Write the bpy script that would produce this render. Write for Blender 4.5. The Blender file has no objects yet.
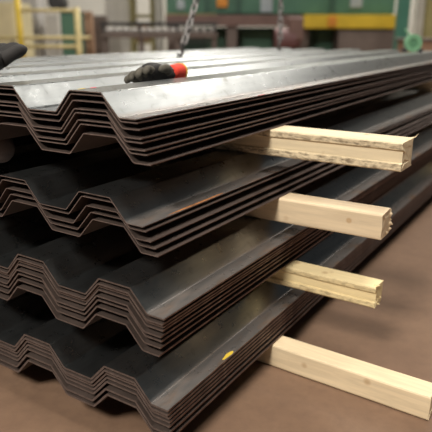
import bpy, bmesh, math, random
from mathutils import Vector, Matrix, Euler, noise

random.seed(7)
C = bpy.context.scene.collection
PI = math.pi

# ------------------------------------------------------------------ materials
def new_mat(name):
    m = bpy.data.materials.new(name); m.use_nodes = True
    nt = m.node_tree
    return m, nt, nt.nodes['Principled BSDF']

def ramp(nt, fac, stops):
    r = nt.nodes.new('ShaderNodeValToRGB')
    els = r.color_ramp.elements
    while len(els) < len(stops): els.new(0.5)
    for e, (p, c) in zip(els, stops):
        e.position = p; e.color = (c[0], c[1], c[2], 1) if hasattr(c, '__len__') else (c, c, c, 1)
    nt.links.new(fac, r.inputs[0])
    return r.outputs[0]

def coords(nt, scale=(1, 1, 1), which='Object'):
    t = nt.nodes.new('ShaderNodeTexCoord'); mp = nt.nodes.new('ShaderNodeMapping')
    mp.inputs['Scale'].default_value = scale
    nt.links.new(t.outputs[which], mp.inputs['Vector'])
    return mp.outputs['Vector']

def noise_tex(nt, vec, scale, detail=4, rough=0.55, dist=0.0):
    n = nt.nodes.new('ShaderNodeTexNoise')
    n.inputs['Scale'].default_value = scale; n.inputs['Detail'].default_value = detail
    n.inputs['Roughness'].default_value = rough; n.inputs['Distortion'].default_value = dist
    if vec is not None: nt.links.new(vec, n.inputs['Vector'])
    return n.outputs['Fac']

def mix(nt, fac, a, b):
    m = nt.nodes.new('ShaderNodeMix'); m.data_type = 'RGBA'
    def put(sock, v):
        if hasattr(v, 'links') or isinstance(v, bpy.types.NodeSocket): nt.links.new(v, sock)
        else: sock.default_value = (v[0], v[1], v[2], 1)
    if isinstance(fac, bpy.types.NodeSocket): nt.links.new(fac, m.inputs[0])
    else: m.inputs[0].default_value = fac
    put(m.inputs[6], a); put(m.inputs[7], b)
    return m.outputs[2]

def bump(nt, b, height, strength, dist=0.002):
    n = nt.nodes.new('ShaderNodeBump')
    n.inputs['Strength'].default_value = strength; n.inputs['Distance'].default_value = dist
    nt.links.new(height, n.inputs['Height']); nt.links.new(n.outputs[0], b.inputs['Normal'])

def plain(name, col, rough=0.6, metal=0.0, var=0.18, scale=12):
    m, nt, b = new_mat(name)
    f = noise_tex(nt, coords(nt), scale)
    c = ramp(nt, f, [(0.3, [x * (1 - var) for x in col]), (0.7, [min(1, x * (1 + var)) for x in col])])
    nt.links.new(c, b.inputs['Base Color'])
    b.inputs['Roughness'].default_value = rough; b.inputs['Metallic'].default_value = metal
    return m

def steel_mat(name, strip):
    m, nt, b = new_mat(name)
    v = coords(nt)
    vs = coords(nt, (9, 0.9, 9))
    f1 = noise_tex(nt, vs, 4, 5, 0.6)
    f2 = noise_tex(nt, v, 26, 5, 0.65, 0.4)
    base = ramp(nt, f1, [(0.3, (0.225, 0.235, 0.238)), (0.7, (0.29, 0.30, 0.303))])
    smudge = ramp(nt, f2, [(0.60, 0.0), (0.74, 0.7)])
    base = mix(nt, smudge, base, (0.15, 0.14, 0.13))
    # light rust along the long free edge and where sheets have rubbed
    sx = nt.nodes.new('ShaderNodeSeparateXYZ'); nt.links.new(v, sx.inputs[0])
    mr = nt.nodes.new('ShaderNodeMapRange')
    mr.inputs['From Min'].default_value = -0.045; mr.inputs['From Max'].default_value = 0.0
    nt.links.new(sx.outputs['X'], mr.inputs['Value'])
    f3 = noise_tex(nt, coords(nt, (3, 1, 3)), 7, 4, 0.6)
    rr = ramp(nt, f3, [(0.5, 0.0), (0.68, 1.0)])
    mu = nt.nodes.new('ShaderNodeMath'); mu.operation = 'MULTIPLY'
    nt.links.new(mr.outputs[0], mu.inputs[0]); nt.links.new(rr, mu.inputs[1])
    mu2 = nt.nodes.new('ShaderNodeMath'); mu2.operation = 'MULTIPLY'; mu2.inputs[1].default_value = 0.6 * max(strip, .4)
    nt.links.new(mu.outputs[0], mu2.inputs[0])
    col = mix(nt, mu2.outputs[0], base, (0.36, 0.19, 0.08))
    # dull oxide strip on the free flange, made paler for light reaching the edge
    mr2 = nt.nodes.new('ShaderNodeMapRange')
    mr2.inputs['From Min'].default_value = -0.058; mr2.inputs['From Max'].default_value = -0.050
    nt.links.new(sx.outputs['X'], mr2.inputs['Value'])
    f4 = noise_tex(nt, coords(nt, (12, 2.5, 12)), 5, 4, 0.6)
    r4 = ramp(nt, f4, [(0.3, 0.45 * strip), (0.65, 0.95 * strip)])
    m4 = nt.nodes.new('ShaderNodeMath'); m4.operation = 'MULTIPLY'
    nt.links.new(mr2.outputs[0], m4.inputs[0]); nt.links.new(r4, m4.inputs[1])
    col = mix(nt, m4.outputs[0], col, (0.235, 0.198, 0.178))
    col = mix(nt, mu2.outputs[0], col, (0.36, 0.17, 0.06))
    nt.links.new(col, b.inputs['Base Color'])
    mx_ = nt.nodes.new('ShaderNodeMath'); mx_.operation = 'MAXIMUM'
    nt.links.new(m4.outputs[0], mx_.inputs[0]); nt.links.new(mu2.outputs[0], mx_.inputs[1])
    mm = nt.nodes.new('ShaderNodeMapRange')
    mm.inputs['To Min'].default_value = 0.97; mm.inputs['To Max'].default_value = 0.35
    nt.links.new(mx_.outputs[0], mm.inputs['Value'])
    nt.links.new(mm.outputs[0], b.inputs['Metallic'])
    ro = ramp(nt, f2, [(0.3, 0.25), (0.75, 0.38)])
    nt.links.new(ro, b.inputs['Roughness'])
    bump(nt, b, f1, 0.05, 0.002)
    return m

def edge_mat():
    m, nt, b = new_mat('sheared_edge')
    v = coords(nt, (20, 6, 20))
    f = noise_tex(nt, v, 6, 4, 0.65)
    c = ramp(nt, f, [(0.32, (0.065, 0.030, 0.023)), (0.56, (0.14, 0.07, 0.054)), (0.72, (0.36, 0.29, 0.24))])  # palest stop paints in glints off nicks along the edge
    nt.links.new(c, b.inputs['Base Color'])
    b.inputs['Metallic'].default_value = 0.35; b.inputs['Roughness'].default_value = 0.5
    return m

def cut_mat(name, q):
    m, nt, b = new_mat(name)
    v = coords(nt, (14, 14, 14))
    f = noise_tex(nt, v, 5, 4, 0.6)
    c = ramp(nt, f, [(0.3, (0.15 * q, 0.108 * q, 0.095 * q)), (0.7, (0.26 * q, 0.20 * q, 0.178 * q))])
    nt.links.new(c, b.inputs['Base Color'])
    b.inputs['Metallic'].default_value = 0.35; b.inputs['Roughness'].default_value = 0.45
    return m

def wood_mat(name, tone, dirty=0.0, seed=0.0, knots=()):
    m, nt, b = new_mat(name)
    t = nt.nodes.new('ShaderNodeTexCoord'); mp = nt.nodes.new('ShaderNodeMapping')
    mp.inputs['Location'].default_value = (seed, seed * 1.7, seed * .3)
    mp.inputs['Scale'].default_value = (1.6, 22, 22)
    nt.links.new(t.outputs['Object'], mp.inputs['Vector'])
    f = noise_tex(nt, mp.outputs[0], 3.0, 5, 0.6, 0.6)
    c = ramp(nt, f, [(0.25, [x * .80 for x in tone]), (0.55, tone), (0.8, [min(1, x * 1.08) for x in tone])])
    mp2 = nt.nodes.new('ShaderNodeMapping'); mp2.inputs['Location'].default_value = (seed * 2.1, seed, seed)
    mp2.inputs['Scale'].default_value = (9, 9, 9)
    nt.links.new(t.outputs['Object'], mp2.inputs['Vector'])
    kv = nt.nodes.new('ShaderNodeTexVoronoi'); kv.inputs['Scale'].default_value = 1.0
    nt.links.new(mp2.outputs[0], kv.inputs['Vector'])
    kn = ramp(nt, kv.outputs['Distance'], [(0.05, 0.55), (0.13, 0.0)])
    c = mix(nt, kn, c, (0.42, 0.25, 0.11))
    for kx, ky, kz, kr in knots:
        vd = nt.nodes.new('ShaderNodeVectorMath'); vd.operation = 'DISTANCE'; vd.inputs[1].default_value = (kx, ky, kz)
        nt.links.new(t.outputs['Object'], vd.inputs[0])
        dv = nt.nodes.new('ShaderNodeMath'); dv.operation = 'DIVIDE'; dv.inputs[1].default_value = kr
        nt.links.new(vd.outputs['Value'], dv.inputs[0])
        kk = ramp(nt, dv.outputs[0], [(0.0, .55), (.45, .8), (.7, .45), (1.0, 0.0)])
        c = mix(nt, kk, c, (0.50, 0.31, 0.15))
    if dirty > 0:
        d = noise_tex(nt, coords(nt, (16, 50, 50)), 2.2, 5, 0.7)
        dm = ramp(nt, d, [(0.44, 0.0), (0.62, dirty)])
        # grime sits on the two proud strips along the side, marked by vertex attribute
        at = nt.nodes.new('ShaderNodeAttribute'); at.attribute_name = 'grime'
        mu = nt.nodes.new('ShaderNodeMath'); mu.operation = 'MULTIPLY'
        nt.links.new(dm, mu.inputs[0]); nt.links.new(at.outputs['Fac'], mu.inputs[1])
        c = mix(nt, mu.outputs[0], c, (0.13, 0.085, 0.05))
    nt.links.new(c, b.inputs['Base Color'])
    b.inputs['Roughness'].default_value = 0.7
    bump(nt, b, f, 0.25, 0.002)
    return m

def concrete_mat():
    m, nt, b = new_mat('shop_concrete')
    v = coords(nt)
    f = noise_tex(nt, v, 2.2, 6, 0.6, 0.3)
    g = noise_tex(nt, v, 22, 5, 0.7)
    c = ramp(nt, f, [(0.3, (0.165, 0.095, 0.058)), (0.55, (0.205, 0.122, 0.075)), (0.75, (0.235, 0.145, 0.092))])
    c2 = ramp(nt, g, [(0.42, 0.0), (0.7, 0.35)])
    c = mix(nt, c2, c, (0.115, 0.067, 0.045))
    nt.links.new(c, b.inputs['Base Color'])
    b.inputs['Roughness'].default_value = 0.75
    bump(nt, b, g, 0.2, 0.003)
    return m

STEEL = steel_mat('mill_steel', 1.0); INNER = plain('inner_steel_brown', (0.125, 0.092, 0.078), 0.5, 0.55, .25, 8); EDGE = edge_mat(); CUT = cut_mat('saw_cut_end', 1.0); CUTB = cut_mat('saw_cut_end_brown', .62)  # INNER: duller brown copy of the steel, so gaps between sheets read as lit
FLOOR = concrete_mat()
WALL = plain('painted_block_wall', (0.60, 0.585, 0.53), 0.85, scale=0.8, var=0.08)
GREEN = plain('machine_green', (0.075, 0.18, 0.12), 0.45, scale=2)  # both greens, oxide red and brown are lightened to paint in haze
DKGREEN = plain('dark_green_paint', (0.045, 0.11, 0.08), 0.5, scale=2)
TEAL = plain('teal_paint', (0.06, 0.19, 0.14), 0.5, scale=2)
YELLOW = plain('safety_yellow', (0.62, 0.43, 0.03), 0.5, scale=3)
PALEY = plain('faded_yellow', (0.60, 0.50, 0.24), 0.6, scale=3)
ORANGE = plain('orange_paint', (0.62, 0.24, 0.03), 0.5, scale=3)
REDBR = plain('oxide_red', (0.17, 0.10, 0.085), 0.6, scale=3)
DARKRED = plain('dark_red', (0.15, 0.065, 0.065), 0.6, scale=3)
BROWN = plain('dirty_steel_brown', (0.155, 0.12, 0.105), 0.6, scale=3)
DARK = plain('dark_iron', (0.035, 0.034, 0.034), 0.6, scale=3)
GREYP = plain('grey_panel', (0.48, 0.46, 0.44), 0.6, scale=2)
PALE = plain('pale_panel', (0.66, 0.63, 0.57), 0.6, scale=2)
CREAM = plain('cream_paint', (0.62, 0.54, 0.33), 0.6, scale=2)
TAN = plain('tan_board', (0.36, 0.22, 0.14), 0.7, scale=3)
OLIVE = plain('olive_paint', (0.30, 0.26, 0.11), 0.6, scale=3)
CHAIN = plain('chain_steel', (0.34, 0.32, 0.31), 0.45, 0.6, scale=30)
HOOKM = plain('hook_steel', (0.10, 0.09, 0.085), 0.5, 0.5, scale=30)
BLACKL = plain('black_leather', (0.018, 0.015, 0.014), 0.75, scale=60, var=0.4)
OLIVEL = plain('worn_olive_fabric', (0.085, 0.075, 0.058), 0.85, scale=60, var=0.35)
REDK = plain('red_knit', (0.75, 0.055, 0.03), 0.8, scale=60, var=0.12)
YELK = plain('yellow_hem', (0.75, 0.42, 0.06), 0.8, scale=60, var=0.1)
STRAP = plain('green_strapping', (0.10, 0.24, 0.13), 0.45, scale=40, var=0.2)
STRAPL = plain('pale_green_strapping', (0.20, 0.42, 0.24), 0.45, scale=40, var=0.2)
CHALKR = plain('red_marker', (0.65, 0.06, 0.10), 0.8)
CHALKY = plain('yellow_marker', (0.75, 0.52, 0.05), 0.8)
GLASS = plain('window_pane', (0.42, 0.47, 0.50), 0.15, scale=1)

# ------------------------------------------------------------------ helpers
def obj(name, bm, mats, parent=None, smooth=False):
    me = bpy.data.meshes.new(name)
    bm.normal_update()
    if smooth:
        for f in bm.faces: f.smooth = True
    bm.to_mesh(me); bm.free()
    for m in (mats if isinstance(mats, (list, tuple)) else [mats]): me.materials.append(m)
    o = bpy.data.objects.new(name, me); C.objects.link(o)
    if parent: o.parent = parent
    return o

def tag(o, label, cat, group=None, kind=None):
    o['label'] = label; o['category'] = cat
    if group: o['group'] = group
    if kind: o['kind'] = kind
    return o

def empty(name, loc, rz, label, cat, group=None):
    o = bpy.data.objects.new(name, None); C.objects.link(o)
    o.location = loc; o.rotation_euler = (0, 0, rz); o.empty_display_size = .1
    return tag(o, label, cat, group)

def add_box(bm, x0, x1, y0, y1, z0, z1, bev=0.0, seg=2):
    r = bmesh.ops.create_cube(bm, size=1)
    vs = r['verts']
    for v in vs:
        v.co = Vector(((x0 + x1) / 2 + v.co.x * (x1 - x0), (y0 + y1) / 2 + v.co.y * (y1 - y0), (z0 + z1) / 2 + v.co.z * (z1 - z0)))
    if bev > 0:
        es = list({e for v in vs for e in v.link_edges})
        bmesh.ops.bevel(bm, geom=es, offset=bev, segments=seg, affect='EDGES', profile=0.5)

def add_tube(bm, pts, radii, seg=10, cap=True, squash=None):
    """tube of rings along a 3D path; squash = (axis vector, factor) flattens rings"""
    pts = [Vector(p) for p in pts]
    if not hasattr(radii, '__len__'): radii = [radii] * len(pts)
    rings = []; ref = None
    for i, p in enumerate(pts):
        t = (pts[min(i + 1, len(pts) - 1)] - pts[max(i - 1, 0)]).normalized()
        if ref is None:
            ref = t.orthogonal().normalized()
        n = (ref - t * ref.dot(t)).normalized(); ref = n
        b = t.cross(n)
        ring = []
        for k in range(seg):
            a = 2 * PI * k / seg
            d = (n * math.cos(a) + b * math.sin(a)) * radii[i]
            if squash:
                ax, fc = squash
                d = d - ax * d.dot(ax) * (1 - fc)
            ring.append(bm.verts.new(p + d))
        rings.append(ring)
    for r0, r1 in zip(rings, rings[1:]):
        for k in range(seg):
            bm.faces.new((r0[k], r0[(k + 1) % seg], r1[(k + 1) % seg], r1[k]))
    if cap:
        bm.faces.new(rings[0][::-1]); bm.faces.new(rings[-1])

# ------------------------------------------------------------------ the place
FL = 0.853                      # height of the top bundle's flange above the floor
# ---- corrugated sheets
CW, WU, WD, DP, FLG, PITCH = 0.1038, 0.0511, 0.0511, 0.0555, 0.0496, 0.305
NRIB, LEN = 6, 3.72
THK = [0.0023, 0.0017, 0.0041, 0.0056]      # sheet gauge in each bundle

def profile_points():
    """polyline (x, z) from the free right-hand edge to the left edge, bends rounded"""
    P = [(0, 0), (-FLG, 0)]
    x = -FLG
    vw = PITCH - CW - WU - WD
    for k in range(NRIB):
        x -= WD; P.append((x, DP)); x -= CW; P.append((x, DP)); x -= WU; P.append((x, 0))
        x -= vw if k < NRIB - 1 else FLG
        P.append((x, 0))
    P = [Vector(p) for p in P]
    out = [P[0]]
    R, n = 0.0085, 4
    for a, b, c in zip(P, P[1:], P[2:]):
        u = (a - b).normalized(); w = (c - b).normalized()
        ang = u.angle(w); half = ang / 2
        d = R / math.tan(half)
        p0 = b + u * d; p1 = b + w * d
        cen = b + (u + w).normalized() * (R / math.sin(half))
        out.append(p0 + u * 0.002)
        v0 = p0 - cen; v1 = p1 - cen
        tot = v0.angle_signed(v1)
        for k in range(n + 1):
            out.append(cen + Matrix.Rotation(-tot * k / n, 2) @ v0)
        out.append(p1 + w * 0.002)
    out.append(P[-1])
    return out

PROF = profile_points()

def prof_normals():
    ns = []
    for i in range(len(PROF)):
        t = (PROF[min(i + 1, len(PROF) - 1)] - PROF[max(i - 1, 0)]).normalized()
        n = Vector((t.y, -t.x))
        if n.y < 0: n = -n
        ns.append(n)
    return ns
PNOR = prof_normals()

def sheet_mesh(seed, length, TH):
    bm = bmesh.new()
    NY = 12
    rnd = random.Random(seed)
    ph = rnd.uniform(0, 6)
    top, bot = [], []
    for j in range(NY + 1):
        y = length * j / NY
        wz = (0.0006 if TH > .0025 else 0.0001) * math.sin(1.7 * y + ph) if 0 < j else 0
        top.append([bm.verts.new((p.x, y, p.y + wz)) for p in PROF])
        bot.append([bm.verts.new((p.x - n.x * TH, y, p.y - n.y * TH + wz)) for p, n in zip(PROF, PNOR)])
    for j in range(NY):
        for i in range(len(PROF) - 1):
            f = bm.faces.new((top[j][i], top[j + 1][i], top[j + 1][i + 1], top[j][i + 1])); f.smooth = True
            f = bm.faces.new((bot[j][i], bot[j][i + 1], bot[j + 1][i + 1], bot[j + 1][i])); f.smooth = True
        for i, rev in ((0, False), (len(PROF) - 1, True)):
            q = (top[j][i], bot[j][i], bot[j + 1][i], top[j + 1][i])
            f = bm.faces.new(q[::-1] if rev else q); f.material_index = 1
    for i in range(len(PROF) - 1):
        f = bm.faces.new((top[0][i], top[0][i + 1], bot[0][i + 1], bot[0][i])); f.material_index = 2
        f = bm.faces.new((top[NY][i], bot[NY][i], bot[NY][i + 1], top[NY][i + 1])); f.material_index = 2
    bmesh.ops.recalc_face_normals(bm, faces=bm.faces[:])
    for e in bm.edges:
        if len(e.link_faces) == 2 and e.link_faces[0].material_index != e.link_faces[1].material_index:
            e.smooth = False
    return bm

# x, y, z, yaw, pitch, drift of the lowest sheet in x and z, heights of the sheets down the stack
BUNDLES = [
    (0.0, 0.0, 0.0, 0.0, 0.0, 0.0387, -0.1016, [0, .08, .23, .42, .51, .68, .78, 1]),
    (0.0356, -0.0324, -0.2434, -0.0270, -0.0019, 0.0420, -0.0653, [0, .17, .51, .76, 1]),
    (0.1078, -0.0572, -0.4516, -0.0272, 0.0041, -0.0178, -0.1031, [0, .13, .22, .31, .46, .6, .78, 1]),
    (0.1248, -0.0735, -0.6865, -0.0199, 0.0045, 0.0029, -0.0828, [0, .13, .27, .42, .56, .77, 1]),
]
WHERE = ['top', 'second', 'third', 'bottom']
GROUPN = ['corrugated sheets of the top bundle', 'corrugated sheets of the second bundle',
          'corrugated sheets of the third bundle', 'corrugated sheets of the bottom bundle']
TOPLAB = ['bright grey corrugated steel sheet lying uppermost, with gloves, chain hooks and green coil on it',
          'dark corrugated steel sheet uppermost in the second bundle, with orange rust along its edge',
          'dark corrugated steel sheet uppermost in the third bundle down, pale flange along its edge',
          'dark corrugated steel sheet uppermost in the bottom bundle, yellow mark on its edge flange']
ORD = {2: 'second', 3: 'third', 4: 'fourth', 5: 'fifth', 6: 'sixth', 7: 'seventh', 8: 'lowest'}
sheets = {}
for bi, (bx, by, bz, yaw, pit, sx, sz, fr) in enumerate(BUNDLES):
    for k, f in enumerate(fr):
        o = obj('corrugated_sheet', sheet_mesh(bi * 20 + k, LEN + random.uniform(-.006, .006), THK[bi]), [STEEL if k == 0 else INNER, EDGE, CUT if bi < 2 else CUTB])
        jy = 0 if k in (0, len(fr) - 1) else random.uniform(-.004, .005)
        jx = 0 if k in (0, len(fr) - 1) or bi < 2 else random.uniform(-.0004, .0004)
        c, s = math.cos(yaw), math.sin(yaw)
        lx = sx * f + jx
        o.location = (bx + lx * c - jy * s, by + lx * s + jy * c, FL + bz + sz * f)
        o.rotation_euler = (pit, 0, yaw)
        last = k == len(fr) - 1
        if k == 0: lab = TOPLAB[bi]
        elif last: lab = 'lowest corrugated steel sheet of the %s bundle, %s' % (WHERE[bi], 'resting on a pale timber')
        else: lab = 'corrugated steel sheet, %s from the top of its stack, in the %s bundle' % (ORD[k + 1], WHERE[bi])
        tag(o, lab, 'steel sheet', GROUPN[bi])
        sheets[(bi, k)] = o

def sheet_patch(sheet, name, x0, x1, y0, y1, z, mat, seed):
    """thin irregular paint mark lying on a flat of the sheet, a part of it"""
    rnd = random.Random(seed)
    bm = bmesh.new()
    n = 14; vs = []
    for k in range(n):
        a = 2 * PI * k / n; r = rnd.uniform(.75, 1.05)
        vs.append(((x0 + x1) / 2 + (x1 - x0) / 2 * r * math.cos(a), (y0 + y1) / 2 + (y1 - y0) / 2 * r * math.sin(a)))
    t = [bm.verts.new((x, y, z + .0006)) for x, y in vs]; b = [bm.verts.new((x, y, z)) for x, y in vs]
    bm.faces.new(t); bm.faces.new(b[::-1])
    for k in range(n): bm.faces.new((t[k - 1], b[k - 1], b[k], t[k]))
    bmesh.ops.recalc_face_normals(bm, faces=bm.faces[:])
    o = obj(name, bm, mat, sheet)
    return o
pm = sheet_patch(sheets[(3, 0)], 'paint_mark', -.016, -.002, .262, .325, 0.0, CHALKY, 1); pm['label'] = 'yellow paint mark'
pm = sheet_patch(sheets[(0, 0)], 'paint_mark', -.198, -.186, .06, .085, DP, CHALKR, 2); pm['label'] = 'red paint mark'
pm = sheet_patch(sheets[(0, 0)], 'paint_mark', -.200, -.192, .022, .05, DP, CHALKY, 3); pm['label'] = 'yellow paint mark'
pm = sheet_patch(sheets[(0, 0)], 'paint_mark', -.006, -.0005, .60, .66, 0.0, CHALKR, 4); pm['label'] = 'red paint mark'

rs = sheet_patch(sheets[(1, 0)], 'rust_streak', -.011, -.0012, .10, .36, 0.0, plain('orange_rust', (0.40, 0.16, 0.05), .8, var=.4, scale=40), 5); rs['label'] = 'orange rust streak'
# ---- timbers
def timber(k, x1, y, yaw, w, zb, zt, tone, groove, dirty, label, jag):
    h = zt - zb
    bm = bmesh.new()
    L = x1 + 1.95
    if groove:
        prof = [(0.003, 0), (0, .004), (0, .25 * h), (.007, .29 * h), (.007, .70 * h), (0.001, .75 * h), (0, h - .004), (.003, h), (w - .003, h), (w, h - .004), (w, .004), (w - .003, 0)]
        gr = [1, .9, 1, 0, 0, 1, .75, 0, 0, 0, 0, 0]
    else:
        r = 0.006
        prof = [(r, 0), (.3 * r, .3 * r), (0, r), (0, .5 * h), (0, h - r), (.3 * r, h - .3 * r), (r, h), (w - r, h), (w, h - r), (w, r), (w - r, 0)]
        gr = [0] * len(prof)
    NX = 60
    rnd = random.Random(k + 50)
    lay = bm.verts.layers.float.new('grime')
    rings = []
    for j in range(NX + 1):
        x = -L * (1 - j / NX)
        x = -L + (L) * (1 - (1 - j / NX) ** 1.6)        # finer towards the visible end
        ring = []
        for i, (py, pz) in enumerate(prof):
            q = noise.noise(Vector((x * 9, py * 40 + k * 7, pz * 40))) * .0012
            xe = x + (rnd.uniform(-.0025, .0015) if j == NX else 0)
            v = bm.verts.new((xe, py + q, pz + (q if 0.01 < pz < h - .01 else 0))); v[lay] = gr[i]
            ring.append(v)
        rings.append(ring)
    n = len(prof)
    for a, b in zip(rings, rings[1:]):
        for i in range(n): bm.faces.new((a[i], a[(i + 1) % n], b[(i + 1) % n], b[i]))
    bm.faces.new(rings[0][::-1])
    # end grain: an inset fan with a slightly rough surface
    cen = [bm.verts.new(v.co.lerp(Vector((0, w / 2, h / 2)), .45) + Vector((rnd.uniform(-.002, .001), 0, 0))) for v in rings[-1]]
    for i in range(n): bm.faces.new((rings[-1][i], rings[-1][(i + 1) % n], cen[(i + 1) % n], cen[i]))
    bm.faces.new(cen)
    bmesh.ops.recalc_face_normals(bm, faces=bm.faces[:])
    o = obj('timber', bm, wood_mat('pine_%s' % WHERE[k % 4], tone, dirty, k * 3.3 + 1.1, [(-.10, 0, .045, .011)] if k == 1 else ()))
    o.location = (x1, y, zb); o.rotation_euler = (0, 0, yaw)
    tag(o, label, 'timber', 'timbers between the bundles')
    for (jy, jz, ln, rr, dz) in jag:
        sb = bmesh.new()
        add_tube(sb, [(-.012, jy, jz), (ln * .3, jy, jz + dz * .3), (ln, jy + .002, jz + dz)], [rr, rr * .8, rr * .15], 6)
        obj('splinter', sb, wood_mat('pine_splinter', tone, 0, k), o)
    return o

def zcrest(b, y): return FL + BUNDLES[b][2] + DP + BUNDLES[b][4] * y
def zlow(b, y): return FL + BUNDLES[b][2] + BUNDLES[b][6] + BUNDLES[b][4] * y - THK[b]
FARN = 4
T = [(0.4572, 0.6067, -0.0211, 0.112), (0.4261, 0.5804, 0.0008, 0.0861), (0.4172, 0.6096, -0.0233, 0.0744), (0.6378, 0.4542, -0.0453, 0.0794)]
TONE = [(0.80, 0.66, 0.44), (0.76, 0.60, 0.40), (0.82, 0.66, 0.37), (0.80, 0.64, 0.42)]
TLAB = ['pale pine timber with grimy grooved side, highest of the four sticking out of the stack',
        'plain pine timber with a knot and jagged splintered end, second from the top',
        'yellowish grooved pine timber, third from the top, its end over the floor',
        'long smooth pine timber lying on the concrete floor under the bottom bundle']
JAG = [[(.108, .080, .012, .0022, .016), (.06, .083, .006, .002, .003)],
       [(.080, .014, .007, .008, .002), (.081, .033, .009, .009, -.004), (.083, .043, .004, .006, 0), (.080, .060, .006, .010, .004), (.06, .008, .004, .006, 0)],
       [(.03, .006, .008, .003, -.002), (.05, .02, .006, .003, 0), (.02, .07, .006, .003, .002)], []]
for k in range(4):
    x1, y, yaw, w = T[k]
    zt = zlow(k, y + .03); zb = zcrest(k + 1, y + .03) if k < 3 else 0.0
    timber(k, x1, y, yaw, w, zb + .0015, zt - .001, TONE[k], k in (0, 2), .85 if k == 0 else .55, TLAB[k], JAG[k])

FARL = 'added far timber under the %s bundle, deep in the gap towards the back end'  # unseen rear row, added to carry the bundles and stop daylight through the gap
for k in range(FARN):
    zt = zlow(k, 3.13); zb = zcrest(k + 1, 3.13) if k < 3 else 0.0
    timber(k + 4, BUNDLES[k][0] - 3.1 * math.sin(BUNDLES[k][3]) + .03, 3.1, 0, .09, zb + .0015, zt - .001, TONE[k], False, 0, FARL % WHERE[k], [])

# a rounded timber stub in the gap under the top bundle, at the left
bm = bmesh.new()
zb, zt = zcrest(1, .1), zlow(0, .1)
hh = zt - zb
pts = []; rad = []
for i in range(9):
    a = i / 8
    pts.append((0, .34 * a, hh / 2)); rad.append(hh / 2 * (0.80 if i in (0, 8) else .97 if i in (1, 7) else 1.0))
add_tube(bm, pts, rad, 18)
for v in bm.verts: v.co += Vector((noise.noise(v.co * 30) * .002, 0, 0))
stub = obj('timber_stub', bm, wood_mat('old_grey_timber', (0.13, 0.10, 0.09), 0, 9.1), smooth=True)
stub.location = (-0.56, 0.065, zb + .0008); stub.rotation_euler = (0, 0, .95)
tag(stub, 'short dark rounded timber stub in the gap under the top bundle', 'timber')

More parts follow.
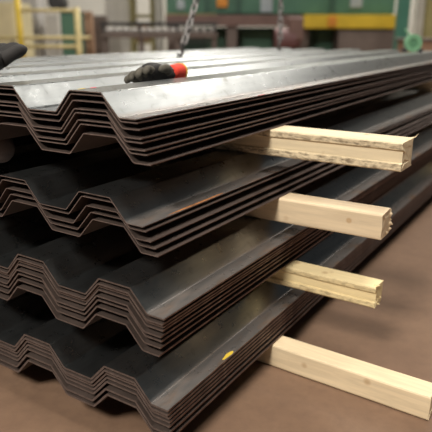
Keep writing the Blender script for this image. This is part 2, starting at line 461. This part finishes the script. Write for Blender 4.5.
# ---- gloves
def glove(name, label, loc, rot, scale, cuffmats, body_mat, finger_mat, curl, lift):
    e = empty(name, loc, 0, label, 'glove')
    e.rotation_euler = rot; e.scale = (scale,) * 3
    # local frame: cuff at +y, fingers towards -y, back of the hand at +z
    bm = bmesh.new()
    secs = [(.10, .040, .026, 0.0), (.075, .036, .024, .001), (.05, .040, .027, .003), (.02, .047, .031, .006), (-.01, .050, .032, .007), (-.035, .049, .030, .005), (-.05, .044, .025, .002)]
    rings = []
    n = 20
    for y, a, b, dz in secs:
        ring = []
        for k in range(n):
            t = 2 * PI * k / n
            x = a * math.copysign(abs(math.cos(t)) ** .8, math.cos(t)); z = b * math.copysign(abs(math.sin(t)) ** .9, math.sin(t)) + b * .9 + dz
            q = noise.noise(Vector((x * 38, y * 38, z * 38 + loc[1] * 9))) * .006
            ring.append(bm.verts.new((x + q, y, z + q)))
        rings.append(ring)
    for r0, r1 in zip(rings, rings[1:]):
        for k in range(n): bm.faces.new((r0[k], r0[(k + 1) % n], r1[(k + 1) % n], r1[k]))
    bm.faces.new(rings[0]); bm.faces.new(rings[-1][::-1])
    bmesh.ops.recalc_face_normals(bm, faces=bm.faces[:])
    o = obj('palm', bm, body_mat, e, True)
    md = o.modifiers.new('s', 'SUBSURF'); md.levels = md.render_levels = 2
    for i, (x, ln, r) in enumerate([(-.036, .062, .0125), (-.012, .072, .0135), (.013, .068, .0135), (.036, .054, .012)]):
        fb = bmesh.new(); p = []; rr = []
        y, z, a = -.038, .026, lift
        for s in range(9):
            p.append((x * (1 + .05 * s / 8), y, z)); rr.append(r * (1.05 if s < 2 else .98 if s < 7 else (.82 if s == 7 else .42)))
            st = ln / 8
            y -= st * math.cos(a); z += st * math.sin(a); a -= curl / 8 * (1 + .12 * i)
        add_tube(fb, p, rr, 12)
        for v in fb.verts: v.co += v.co.normalized() * noise.noise(v.co * 60) * .0015
        bmesh.ops.recalc_face_normals(fb, faces=fb.faces[:])
        obj('finger', fb, finger_mat, e, True)
    tb = bmesh.new()
    add_tube(tb, [(.034, .045, .022), (.050, .026, .024), (.060, .002, .023), (.062, -.022, .020), (.060, -.034, .018)], [.016, .0165, .0145, .012, .005], 12)
    bmesh.ops.recalc_face_normals(tb, faces=tb.faces[:])
    obj('thumb', tb, finger_mat, e, True)
    cb = bmesh.new()
    pr = [(.082, .0385, .0255), (.105, .042, .029), (.12, .043, .0305), (.135, .044, .032), (.147, .0445, .0325)]
    rings = []
    for y, a, b in pr:
        rings.append([cb.verts.new((a * (1 + .02 * (k % 2)) * math.cos(2 * PI * k / 32), y, b * (1 + .02 * (k % 2)) * math.sin(2 * PI * k / 32) + .027)) for k in range(32)])
    for r0, r1 in zip(rings, rings[1:]):
        for k in range(32): cb.faces.new((r0[k], r0[(k + 1) % 32], r1[(k + 1) % 32], r1[k]))
    bmesh.ops.recalc_face_normals(cb, faces=cb.faces[:])
    cu = obj('cuff', cb, cuffmats[0], e, True)
    so = cu.modifiers.new('t', 'SOLIDIFY'); so.thickness = .003
    if len(cuffmats) > 1:
        cu['label'] = 'red knitted cuff'
        hb = bmesh.new(); rings = []
        for y, a, b in [(.145, .0445, .0325), (.146, .0462, .0342), (.152, .0462, .0342), (.153, .0445, .0325)]:
            rings.append([hb.verts.new((a * math.cos(2 * PI * k / 32), y, b * math.sin(2 * PI * k / 32) + .027)) for k in range(32)])
        for r0, r1 in zip(rings, rings[1:]):
            for k in range(32): hb.faces.new((r0[k], r0[(k + 1) % 32], r1[(k + 1) % 32], r1[k]))
        bmesh.ops.recalc_face_normals(hb, faces=hb.faces[:])
        h = obj('hem', hb, cuffmats[1], cu, True); h['label'] = 'yellow hem'
        so = h.modifiers.new('t', 'SOLIDIFY'); so.thickness = .003
    return e

glove('work_glove', 'black work glove with bright red cuff lying between two ribs of the top sheet',
      (-0.262, 0.419, FL + .040), (-0.02, -0.50, 0.02), 0.92, [REDK, YELK], BLACKL, OLIVEL, 1.7, .75)
glove('work_glove', 'plain black work glove, fingertips raised, at the left edge of the top sheet',
      (-0.612, 0.050, FL + .052), (-.34, 0, PI), 1.55, [BLACKL], BLACKL, BLACKL, .25, .12)

# ---- coil of strapping
COIL = e = empty('strapping_coil', (-0.185, 3.25, FL + DP), 0.5, 'small pale green coil of strapping with a loose end, far along the top sheet', 'strapping coil')
bm = bmesh.new()
def ring_band(bm, R, r, w, cz, seg=36):
    rings = []
    for k in range(seg):
        a = 2 * PI * k / seg
        rings.append([bm.verts.new((rr * math.cos(a), yy, cz + rr * math.sin(a))) for rr, yy in ((R, -w / 2), (R, w / 2), (r, w / 2), (r, -w / 2))])
    for k in range(seg):
        a, b = rings[k], rings[(k + 1) % seg]
        for i in range(4): bm.faces.new((a[i], a[(i + 1) % 4], b[(i + 1) % 4], b[i]))
RC = .043
for j in range(5): ring_band(bm, RC - .0042 * j, RC - .0042 * j - .0036, .034 - .002 * (j % 2), RC + .0035)
bmesh.ops.recalc_face_normals(bm, faces=bm.faces[:])
obj('band', bm, STRAPL, e)
bm = bmesh.new(); ring_band(bm, .0225, .0, .022, RC + .0035); bmesh.ops.recalc_face_normals(bm, faces=bm.faces[:])
obj('core', bm, STRAP, e)
bm = bmesh.new()
add_tube(bm, [(-.018, 0, .082), (-.026, 0, .094), (-.036, .002, .100), (-.041, .002, .110), (-.044, .002, .118)], [.006, .006, .0055, .005, .0035], 8, squash=(Vector((0, 0, 1)), .5))
obj('loose_end', bm, STRAPL, e, True)
for sx in (-1, 1):
    bm = bmesh.new(); add_box(bm, sx * .040 - .011, sx * .040 + .011, -.018, .018, .0005, .020, .004)
    k = obj('chock', bm, DARK, e); k['label'] = 'dark chock'

COIL.scale = (1.35,) * 3

# ---- lifting chains with hooks
def link_ring(bm, cen, axis, side, L=.030, W=.0155, r=.0066, seg=14, rs=6):
    axis = axis.normalized(); side = (side - axis * side.dot(axis)).normalized(); nrm = axis.cross(side)
    ring = []
    for k in range(seg):
        a = 2 * PI * k / seg
        c = math.cos(a); s = math.sin(a)
        p = cen + axis * (c * W + math.copysign(L - W, c) * min(1, abs(c) * 3)) + side * (s * W)
        out = (axis * c + side * s).normalized()
        ring.append([bm.verts.new(p + out * (r * math.cos(2 * PI * m / rs)) + nrm * (r * math.sin(2 * PI * m / rs))) for m in range(rs)])
    for k in range(seg):
        a, b = ring[k], ring[(k + 1) % seg]
        for m in range(rs): bm.faces.new((a[m], a[(m + 1) % rs], b[(m + 1) % rs], b[m]))

APEX = Vector((-1.056, 2.86, FL + 2.15))
def chain(foot, label, tilt):
    e = empty('lifting_chain', foot, 0, label, 'chain', 'lifting chains reaching down to the top sheet')
    foot = Vector(foot)
    d = APEX - foot; ax = d.normalized()
    bm = bmesh.new()
    start = .105; pitch = .0465
    n = int((d.length - start) / pitch)
    s1 = ax.orthogonal().normalized(); s2 = ax.cross(s1)
    for i in range(n):
        link_ring(bm, ax * (start + i * pitch), ax, (s1 + s2) if i % 2 else (s1 - s2))
    bmesh.ops.recalc_face_normals(bm, faces=bm.faces[:])
    obj('links', bm, CHAIN, e, True)
    hb = bmesh.new(); p = []
    side = Vector((0, 1, 0)) if tilt > 0 else Vector((0, -1, 0))
    p.append(ax * .098); p.append(ax * .078)
    for k in range(9):
        a = PI / 2 - .2 - k / 8 * 4.0
        p.append(Vector((0, 0, .035)) + side * (.0275 * math.cos(a)) + Vector((0, 0, .0275 * math.sin(a))))
    add_tube(hb, p, [.008, .009, .009, .0093, .0098, .0105, .0098, .009, .008, .0065, .0045], 10)
    lo = min(v.co.z for v in hb.verts)
    for v in hb.verts: v.co.z -= lo - .0005
    bmesh.ops.recalc_face_normals(hb, faces=hb.faces[:])
    h = obj('hook', hb, HOOKM, e, True)
    return e
chain((-1.058, 1.694, FL + DP), 'slanting steel lifting chain with hook on the top sheet, nearer of the two chains', 1)
chain((-1.054, 2.957, FL + DP), 'upright steel lifting chain with hook, farther one, before the green machine', -1)

# ------------------------------------------------------------------ camera
R = Matrix(((0.85225, 0.52314, 0.00266), (-0.16027, 0.25625, 0.95323), (-0.49799, 0.81281, -0.30223)))
CAMP = Vector((0.85401, -1.04209, FL + 0.19227))
cd = bpy.data.cameras.new('camera'); cam = bpy.data.objects.new('camera', cd); C.objects.link(cam)
cam.matrix_world = Matrix.Translation(CAMP) @ Matrix((R[0], R[1], -R[2])).transposed().to_4x4()
cd.sensor_width = 36; cd.lens = 583.19 / 432 * 36
cd.clip_start = .02; cd.clip_end = 200
cd.dof.use_dof = True; cd.dof.focus_distance = 1.6; cd.dof.aperture_fstop = 2.5
bpy.context.scene.camera = cam

# ------------------------------------------------------------------ the hall
def struct(name, bm, mat):
    o = obj(name, bm, mat); o['kind'] = 'structure'; return o
bm = bmesh.new(); add_box(bm, -30, 20, -12, 30, -.2, 0)
struct('floor', bm, FLOOR)
YAW = math.atan2(0.49799, 0.81281)          # the machine line runs square to this heading
FW = Vector((-math.sin(YAW), math.cos(YAW), 0)); RT = Vector((math.cos(YAW), math.sin(YAW), 0))
H0 = CAMP.z
BASE = Vector((CAMP.x, CAMP.y, 0))
def place(name, s, D, label, cat, group=None):
    return empty(name, BASE + RT * s + FW * D, YAW, label, cat, group)
def U(u, D): return (u - 216) * D * .00164        # sideways metres at distance D
def Z(v, D): return max(0.0, H0 + (31 - v) * D * .00156)
def boxp(name, root, mat, x0, x1, y0, y1, z0, z1, bev=.012):
    bm = bmesh.new(); add_box(bm, x0, x1, y0, y1, z0, z1, bev); return obj(name, bm, mat, root)

# walls
bm = bmesh.new(); add_box(bm, -16, 16, 0, .3, 0, 7.5)
w = struct('wall_back', bm, WALL); w.location = BASE + FW * 17; w.rotation_euler = (0, 0, YAW)

# green press line
D = 11.0
s0, s1 = U(165, D), U(400, D)
m = place('green_machine', (s0 + s1) / 2, D, 'large green industrial machine with yellow rail across the middle of the far side', 'machine')
o0 = (s0 + s1) / 2
def mx(u): return U(u, D) - o0
boxp('upper_body', m, GREEN, mx(165), mx(396), .25, 1.6, Z(14, D), 2.7, .03)
for u in (204, 236, 330):
    boxp('body_rib', m, DKGREEN, mx(u), mx(u + 5), .18, .25, Z(13, D), 2.7, .008)
boxp('cross_beam', m, REDBR, mx(165), mx(301), .05, .6, Z(26, D), Z(15, D), .01)
boxp('yellow_rail', m, YELLOW, mx(302), mx(393), -.05, .4, Z(28, D), Z(14.5, D), .01)
boxp('rail_stop', m, ORANGE, mx(326), mx(334), -.09, -.05, Z(26, D), Z(16, D), .004)
boxp('yellow_strip', m, OLIVE, mx(165), mx(216), .1, .24, Z(19.5, D), Z(13.5, D), .008)
boxp('lower_body', m, DKGREEN, mx(165), mx(400), .7, 1.6, .0, Z(27, D), .02)
boxp('lower_panel', m, GREEN, mx(241), mx(274), .62, .7, .35, Z(29, D), .01)
boxp('lower_panel', m, GREEN, mx(322), mx(340), .62, .7, .35, Z(29, D), .01)
boxp('lower_panel', m, GREEN, mx(206), mx(226), .62, .7, .35, Z(30, D), .01)
for u in (166, 226, 298, 340, 392):
    boxp('column', m, BROWN, mx(u), mx(u + 11), .1, .55, 0, Z(26, D), .012)
boxp('dark_bed', m, BROWN, mx(338), mx(400), .0, .6, .2, Z(30, D), .012)
boxp('window', m, GLASS, mx(260), mx(272), .2, .26, Z(12, D), Z(-6, D), .008)
boxp('window', m, GLASS, mx(350), mx(362), .2, .26, Z(7, D), Z(-8, D), .008)
boxp('window', m, GLASS, mx(176), mx(184), .2, .26, Z(9, D), Z(0, D), .008)
boxp('warning_plate', m, ORANGE, mx(216), mx(227), .2, .26, Z(7, D), Z(-6, D), .008)
for k in range(5):
    boxp('guard_bar', m, DARK, mx(176), mx(216), .05, .08, Z(31 + 3.2 * k, D) - .012, Z(31 + 3.2 * k, D) + .012, .004)

# red gear motor in front of the machine
m = place('gear_motor', U(288, 10.4), 10.4, 'dark red motor unit standing before the green machine beside the yellow rail', 'motor')
boxp('base', m, BROWN, -.25, .25, -.2, .2, 0, .62)
bm = bmesh.new(); add_tube(bm, [(-.24, 0, .90), (-.22, 0, .90), (.1, 0, .90), (.12, 0, .90), (.2, 0, .90)], [.17, .2, .2, .13, .11], 20); obj('housing', bm, DARKRED, m)
boxp('gearbox', m, REDBR, -.02, .23, -.16, .16, .9, 1.27, .03)
boxp('foot', m, DARK, -.2, .16, -.18, .18, .62, .74)

# posts at the right
def post(u, D, w, mat, name, label, ztop):
    m = place(name, U(u, D), D, label, 'post')
    boxp('shaft', m, mat, -w / 2, w / 2, -w / 2, w / 2, 0, ztop, .015)
    boxp('base_plate', m, DARK, -w, w, -w, w, 0, .02, .004)
    return m
post(400, 9.5, .17, TEAL, 'machine_post', 'teal green post at the right end of the green machine', 2.4)
post(418, 9.8, .20, PALE, 'building_column', 'pale cream column between the teal post and the amber post', 3.4)
post(428, 9.0, .16, OLIVE, 'guard_post', 'amber yellow post at the far right edge', 2.6)
m = place('tool_trolley', U(424, 8.5), 8.5, 'brown work trolley in front of the amber post', 'trolley')
boxp('body', m, TAN, -.3, .3, -.25, .25, .25, .92)
boxp('top', m, BROWN, -.33, .33, -.28, .28, .92, .96)
for sx in (-1, 1):
    for sy in (-1, 1):
        bm = bmesh.new(); add_tube(bm, [(sx * .24 - .03, sy * .2, .10), (sx * .24 + .03, sy * .2, .10)], .1, 16); obj('wheel', bm, DARK, m)
        boxp('caster_fork', m, DARK, sx * .24 - .04, sx * .24 + .04, sy * .2 - .03, sy * .2 + .03, .16, .26, .004)

# conveyor table with dark guard line
D = 10.2
m = place('roller_table', U(160, D), D, 'long dull brown roller table left of the green machine', 'conveyor')
boxp('bed', m, BROWN, -.95, .95, -.25, .45, Z(38, D), Z(32, D), .01)
boxp('side_rail', m, DARK, -.95, .95, -.30, -.25, Z(26, D), Z(22.5, D), .006)
for x in (-.9, -.3, .3, .9):
    boxp('leg', m, BROWN, x - .04, x + .04, -.2, -.12, 0, Z(38, D), .006)
    boxp('upright', m, DARK, x - .02, x + .02, -.30, -.26, Z(32, D), Z(24, D), .004)
for k in range(14):
    bm = bmesh.new(); x = -.86 + .132 * k
    add_tube(bm, [(x, -.22, Z(32, D) + .03), (x, .42, Z(32, D) + .03)], .035, 12); obj('roller', bm, GREYP, m, True)

# pale cabinet, olive rack, beige uprights behind the table
def cabinet(name, u0, u1, v, D, mat, label, cat, door=None, depth=.5):
    m = place(name, U((u0 + u1) / 2, D), D, label, cat)
    h = U(u1, D) - U(u0, D); z = Z(v, D)
    boxp('body', m, mat, -h / 2, h / 2, 0, depth, .08, z)
    boxp('plinth', m, DARK, -h / 2 + .02, h / 2 - .02, .03, depth - .03, 0, .08, .004)
    for sx in ((-1, 1) if h > .5 else (0,)):
        ww = h / 2 - .03 if sx else h - .05
        cx = sx * h / 4
        d = boxp('door', m, door or mat, cx - ww / 2, cx + ww / 2, -.02, 0, .14, z - .05, .006)
        boxp('handle', d, DARK, cx + ww * .32, cx + ww * .32 + .02, -.045, -.02, z * .55, z * .55 + .14, .004)
    return m
cabinet('tall_cabinet', 106, 131, -8, 12.5, PALE, 'tall pale grey cabinet against the back wall, left of the olive rack', 'cabinet')
m = place('storage_rack', U(142, 12), 12, 'olive yellow upright rack beside the tall pale cabinet', 'rack')
for x in (-.20, .20):
    for y in (0, .5): boxp('upright', m, OLIVE, x - .035, x + .035, y - .035, y + .035, 0, 2.2, .006)
for z in (.3, .8, 1.3, 1.8): boxp('shelf', m, OLIVE, -.2, .2, -.03, .53, z, z + .05, .006)
m = place('shipping_drum', U(142, 12), 12.25, 'brown drum standing on the olive rack shelf', 'drum')
bm = bmesh.new(); add_tube(bm, [(0, 0, .852), (0, 0, .86), (0, 0, 1.0), (0, 0, 1.01), (0, 0, 1.02), (0, 0, 1.2)], [.15, .155, .155, .163, .155, .155], 22); obj('body', bm, TAN, m)
bm = bmesh.new(); add_tube(bm, [(0, 0, 1.2), (0, 0, 1.215)], [.158, .158], 22); obj('lid', bm, DARK, m)
post(159, 12.2, .16, PALE, 'pipe_column', 'pale column between the olive rack and the green machine', 3.2)

# guard railing and things behind it at the left
D = 8.5
m = place('guard_railing', U(48, D), D, 'yellow tubular guard railing across the far left', 'railing')
o0 = U(48, D)
def rx(u): return U(u, D) - o0
for u in (20, 78): 
    bm = bmesh.new(); add_tube(bm, [(rx(u), 0, 0), (rx(u), 0, Z(-12 if u == 20 else 8, D))], .042, 14); obj('post', bm, YELLOW if u == 20 else PALEY, m, True)
    boxp('foot_plate', m, YELLOW, rx(u) - .09, rx(u) + .09, -.09, .09, 0, .02, .004)
for v, u0, u1 in ((11, 20, 78), (38, -14, 90), (47, 20, 78)):
    bm = bmesh.new(); add_tube(bm, [(rx(u0), 0, Z(v, D)), (rx(u1), 0, Z(v, D))], .024, 12); obj('rail', bm, PALEY, m, True)
cabinet('cream_machine', -22, 16, 3, 9.6, CREAM, 'cream yellow machine cabinet behind the railing at the far left', 'machine', depth=.9)
cabinet('grey_locker', 24, 40, -12, 11, GREYP, 'grey white locker behind the yellow railing', 'cabinet')
cabinet('control_panel', 46, 60, 13, 10.8, PALE, 'low pale control cabinet right of the grey locker', 'cabinet', GREYP)
m = place('vent_motor', U(56, 11.5), 11.8, 'dark fan motor on a thin stand above the pale control cabinet', 'motor')
bm = bmesh.new(); add_tube(bm, [(0, -.2, Z(3, 11.8)), (0, -.18, Z(3, 11.8)), (0, .2, Z(3, 11.8)), (0, .22, Z(3, 11.8))], [.1, .15, .15, .1], 18); obj('housing', bm, DARK, m)
bm = bmesh.new(); add_tube(bm, [(0, 0, 0), (0, 0, Z(3, 11.8) - .12)], .035, 12); obj('stand', bm, GREYP, m)
boxp('base', m, DARK, -.2, .2, -.2, .2, 0, .03)
cabinet('green_cabinet', 61, 78, 12, 9.6, DKGREEN, 'dark green cabinet behind the right railing post', 'cabinet', GREEN)
def crate(name, u0, u1, v, D, mat, label):
    m = place(name, U((u0 + u1) / 2, D), D, label, 'crate')
    h = U(u1, D) - U(u0, D); z = Z(v, D)
    boxp('body', m, mat, -h / 2, h / 2, 0, h, .1, z)
    for k in range(3):
        zz = .14 + (z - .2) * k / 2
        boxp('batten', m, mat, -h / 2 - .01, h / 2 + .01, -.025, 0, zz, zz + .08, .004)
    for sx in (-1, 0, 1): boxp('skid', m, BROWN, sx * h * .4 - .04, sx * h * .4 + .04, 0, h, 0, .1, .004)
crate('wooden_crate', 81, 92, 13, 10.8, TAN, 'reddish tan crate right of the dark green cabinet')
crate('steel_crate', 92, 106, 17, 11.4, BROWN, 'dark brown crate beside the reddish tan crate')

# ------------------------------------------------------------------ light
def lamp(name, loc, size, power, col=(1, .95, .86), aim=None):
    ld = bpy.data.lights.new(name, 'AREA'); ld.shape = 'DISK'; ld.size = size; ld.energy = power; ld.color = col
    o = bpy.data.objects.new(name, ld); C.objects.link(o); o.location = loc
    if aim:
        o.rotation_euler = (Vector(aim) - Vector(loc)).to_track_quat('-Z', 'Y').to_euler()
    return o
for x, y, size, p in [(2.1, .4, 2.2, 300), (.2, -6.4, 2.4, 1300), (1.4, 9.2, 2.4, 115), (-3.2, 4.0, 1.0, 120), (.0, 11.4, 1.6, 240),
                      (-4.5, 10.5, 1.2, 560), (-9.5, 8.5, 1.6, 170), (1.4, 13, 3.0, 135), (-2.5, -4.0, 1.4, 80), (.9, 5.9, 2.2, 75)]:
    lamp('overhead_light', (x, y, 7.2), size, p)  # unseen overhead lights, several added to brighten reflections on the top ribs
wd = bpy.data.worlds.new('hall_light'); bpy.context.scene.world = wd; wd.use_nodes = True
bg = wd.node_tree.nodes['Background']; bg.inputs[0].default_value = (.86, .95, 1.0, 1); bg.inputs[1].default_value = .05

vs = bpy.context.scene.view_settings
vs.view_transform = 'Standard'; vs.look = 'None'; vs.gamma = 1; vs.use_curve_mapping = False; vs.exposure = 0.0
